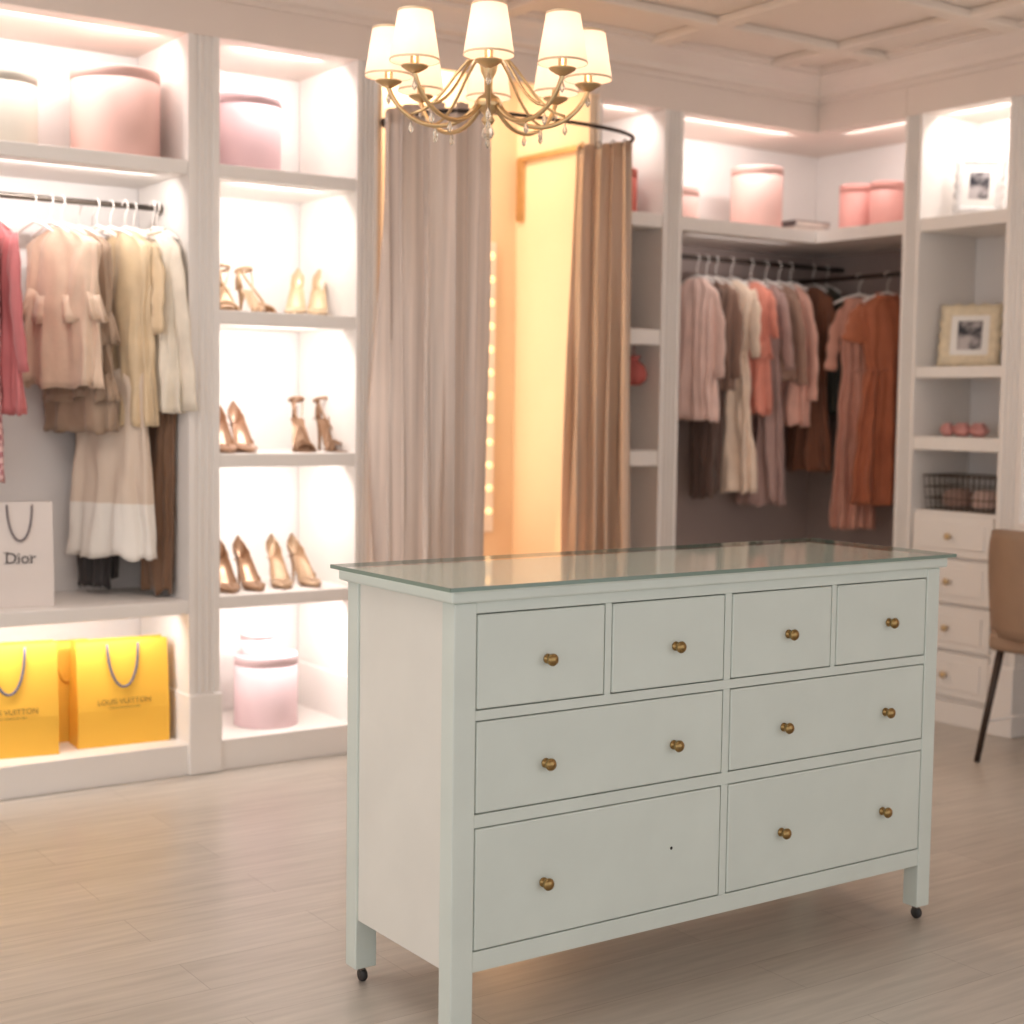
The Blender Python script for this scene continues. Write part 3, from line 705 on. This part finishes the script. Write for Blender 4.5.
pair('pump',M['glitter'],'glittery gold stiletto pump on the lower shoe shelf',G5,(.975,2.88),(1.065,2.88),.66,-102,-92,H=.105,L=.25)

# ---------------------------------------------------------------- small things
def frame(loc,rz,w,h,mf,bw,label,tilt=-.16,roll=0):
    t=thing('photo_frame',(0,0,0),label,'picture frame')
    n=96; vs=[];fs=[]
    def outline(hw,hh,am):
        r=[]
        for i in range(n):
            a=2*pi*i/n+.0001; ca,sa=math.cos(a),math.sin(a); k=1/max(abs(ca)/hw,abs(sa)/hh)
            r.append((ca*(k+am*math.cos(a*16)),sa*(k+am*math.cos(a*16))))
        return r
    for (hw,hh,am,y) in ((w/2,h/2,.004,.01),(w/2,h/2,.004,-.004),(w/2-bw*.5,h/2-bw*.5,.002,-.014),(w/2-bw,h/2-bw,0,-.004)):
        vs+=[(x,y,z+h/2) for x,z in outline(hw,hh,am)]
    for k in range(3):
        for i in range(n): j=(i+1)%n; fs.append((k*n+i,k*n+j,(k+1)*n+j,(k+1)*n+i))
    fs.append(tuple(range(n)))
    mk('frame',vs,fs,mf,t,(0,0,0),True)
    box('mount',-w/2+bw,w/2-bw,-.003,.001,bw,h-bw,M['mount'],t,0)
    box('picture',-w*.2,w*.2,-.005,-.003,h*.27,h*.73,M['print'],t,0)
    box('easel_leg',-.02,.02,.01,.014,.0,h*.6,M['dark'],t,0)
    t.location=loc; t.rotation_euler=(tilt,roll,rz); return t
frame((3.84,1.755,2.250),d2r(-54),.21,.26,M['framesilver'],.035,'ornate white photo frame with a monochrome picture on the top shelf',roll=.05)
frame((3.84,1.775,1.584),d2r(-66),.27,.28,M['frameorn'],.05,'ornate ivory photo frame standing on a cabinet shelf')
frame((2.62,2.76,1.733),d2r(-30),.12,.15,M['wire'],.015,'small dark photo frame on a shelf beside the curtain')
B=thing('wire_basket',(3.86,1.73,.94),'dark wire basket holding folded scarves on the drawer top','basket')
bx,by,bz,hx,hy,hh=3.86,1.735,.942,.11,.17,.15
parts=[]
for z in (0,.05,.10,.15):
    k=1+.5*z; parts.append(tube('wires',[(bx-hx*k,by-hy*k,bz+z+.003),(bx+hx*k,by-hy*k,bz+z+.003),(bx+hx*k,by+hy*k,bz+z+.003),(bx-hx*k,by+hy*k,bz+z+.003)],.0025 if z<.15 else .004,M['wire'],B,seg=6,closed=True))
for i in range(13):
    y=by-hy+2*hy*i/12
    for sx in(-1,1): parts.append(tube('wires',[(bx+sx*hx,y,bz+.003),(bx+sx*hx*1.075,by+(y-by)*1.075,bz+.153)],.0018,M['wire'],B,seg=5))
for i in range(8):
    x=bx-hx+2*hx*i/7
    for sy in(-1,1): parts.append(tube('wires',[(x,by+sy*hy,bz+.003),(bx+(x-bx)*1.075,by+sy*hy*1.075,bz+.153)],.0018,M['wire'],B,seg=5))
join('wires',parts)
for i,c in enumerate(((200,170,160),(150,120,110))):
    sc=thing('folded_scarf',(bx,by-.08+i*.16,bz+.01),'softly folded fabric scarf lying in the wire basket','scarf','scarves in the basket')
    m=fab('scarf_fabric',c)
    lathe('scarf_fold',[(.001,0),(.06,.004),(.072,.02),(.068,.035),(.073,.05),(.066,.065),(.05,.08),(.001,.085)],m,sc,(bx,by-.08+i*.16,bz+.01),seg=24)
for i in range(5):
    x,y,z=3.80+.03*(i%2),1.66+.045*i,1.272
    rs=thing('artificial_rose',(x,y,z),'small pink fabric rose lying on the cabinet shelf','flower','fabric roses on the cabinet shelf')
    for k,(r,h) in enumerate(((.036,.034),(.027,.048),(.016,.058))):
        vs=[];fs=[];n=30
        for j in range(5):
            t=j/4
            for q in range(n):
                a=2*pi*q/n; ra=r*(.35+.65*math.sin(t*pi*.55))*(1+.12*math.sin(a*5+k*1.3)*t); vs.append((ra*math.cos(a),ra*math.sin(a),h*t+.004*math.sin(a*5+k)*t))
        for j in range(4):
            for q in range(n): w=(q+1)%n; fs.append((j*n+q,j*n+w,(j+1)*n+w,(j+1)*n+q))
        fs.append(tuple(range(n)))
        mk('petals',vs,fs,M['roseP'],rs,(x,y,z),True)
H=thing('clutch_bag',(2.66,2.66,1.46),'small gathered red fabric pouch hanging below a shelf','bag')
lathe('pouch',[(.001,1.48),(.03,1.482),(.055,1.50),(.062,1.53),(.05,1.565),(.022,1.59),(.02,1.597),(.034,1.612),(.03,1.614),(.001,1.6)],M['red'],H,(2.665,2.68,0),seg=24)
tube('cord',[(2.665,2.68,1.60),(2.665,2.68,1.66)],.003,M['red'],H,seg=6)

# ---------------------------------------------------------------- chair
Ch=thing('dining_chair',(3.45,1.0,0),'taupe leather upholstered chair with dark metal legs by the desk niche','chair')
cx,cy=3.45,.98
def shellback():
    vs=[];fs=[];NY=16;NZ=10
    for side in(0,1):
        for j in range(NZ+1):
            v=j/NZ; z=.50+.43*v
            for i in range(NY+1):
                u=-1+2*i/NY; rnd=.23*(1-.12*v**6*abs(u)**3)
                x=cx-.22+.10*u*u-.05*v+(.035 if side else 0); y=cy+u*rnd
                zz=z-.02*v*abs(u)**4
                vs.append((x,y,zz))
    n=(NY+1)*(NZ+1)
    for s in(0,1):
        for j in range(NZ):
            for i in range(NY): a=s*n+j*(NY+1)+i; fs.append((a,a+1,a+NY+2,a+NY+1))
    edge=[i for i in range(NY+1)]+[j*(NY+1)+NY for j in range(1,NZ+1)]+[NZ*(NY+1)+i for i in range(NY-1,-1,-1)]+[j*(NY+1) for j in range(NZ-1,0,-1)]
    for k in range(len(edge)): a,b=edge[k],edge[(k+1)%len(edge)]; fs.append((a,b,n+b,n+a))
    return mk('backrest',vs,fs,M['tan'],Ch,(0,0,0),True)
shellback()
st=box('seat',cx-.18,cx+.20,cy-.20,cy+.20,.44,.52,M['tan'],Ch,bev=.03); st.modifiers['bevel'].segments=5
for sx in(-1,1):
    for sy in(-1,1):
        tube('leg',[(cx+sx*.14,cy+sy*.15,.50),(cx+sx*.235,cy+sy*.185,.0)],[.017,.012],M['blackmetal'],Ch,seg=10)
for sy in(-1,1):
    tube('crossbar',[(cx-.205,cy+sy*.174,.16),(cx+.205,cy+sy*.174,.16)],.007,M['white'],Ch,seg=8)

# ---------------------------------------------------------------- lights
W2=(1,.945,.905)
def strip_b(x0,x1,z,p,col=W2,y=YW+.08,down=50,mg=.16):
    area(((x0+x1)/2,y,z),(d2r(90-down),0,0),x1-x0-mg,.012,p,col)
strip_b(XL,.5,2.690,5.4); strip_b(XL,.5,2.190,4.4); strip_b(XL,.5,.590,4.2)
for z in (2.690,2.190,1.660,1.130,.600): strip_b(.62,1.19,z,2.9,mg=.22)
strip_b(2.39,2.73,2.690,1.2)
strip_b(2.86,XR,2.690,3.4)
strip_b(2.9,XR,2.170,.8)  # added weak fill for the clothes; the hanging zone has no strip itself
def strip_r(y0,y1,z,p,col=W2,down=50):
    area((XR+.08,(y0+y1)/2,z),(d2r(90-down),0,-pi/2),y1-y0-.12,.012,p,col)
strip_r(2.05,2.56,2.690,1.6); strip_r(1.5,1.93,2.690,2.2); strip_r(.25,1.34,2.690,4)
strip_r(.25,1.34,2.170,3)
area((1.75,2.95,2.9),(0,0,0),.5,.25,9,(1,.78,.54),'booth_lamp')
area((1.6,2.88,1.5),(d2r(90),0,d2r(-90)),.3,1.4,5.6,(1,.83,.61),'booth_mirror_lamp')
area((2.0,3.0,.62),(d2r(86),0,d2r(180-28)),.3,.5,9,(1,.55,.26),'booth_low_fill')  # added low fill for an orange glow under the dresser; no real lamp
area((-.6,.6,2.9),(0,0,0),1.6,1.6,26,(1,.93,.86),'ceiling_lamp')
area((2.3,.6,2.9),(0,0,0),1.2,1.2,6,(1,.90,.82),'ceiling_lamp')
w=bpy.data.worlds.new('world'); scene.world=w; w.use_nodes=True
bg=w.node_tree.nodes['Background']; bg.inputs[0].default_value=(1,.985,.975,1); bg.inputs[1].default_value=1.24
scene.view_settings.view_transform='Standard'
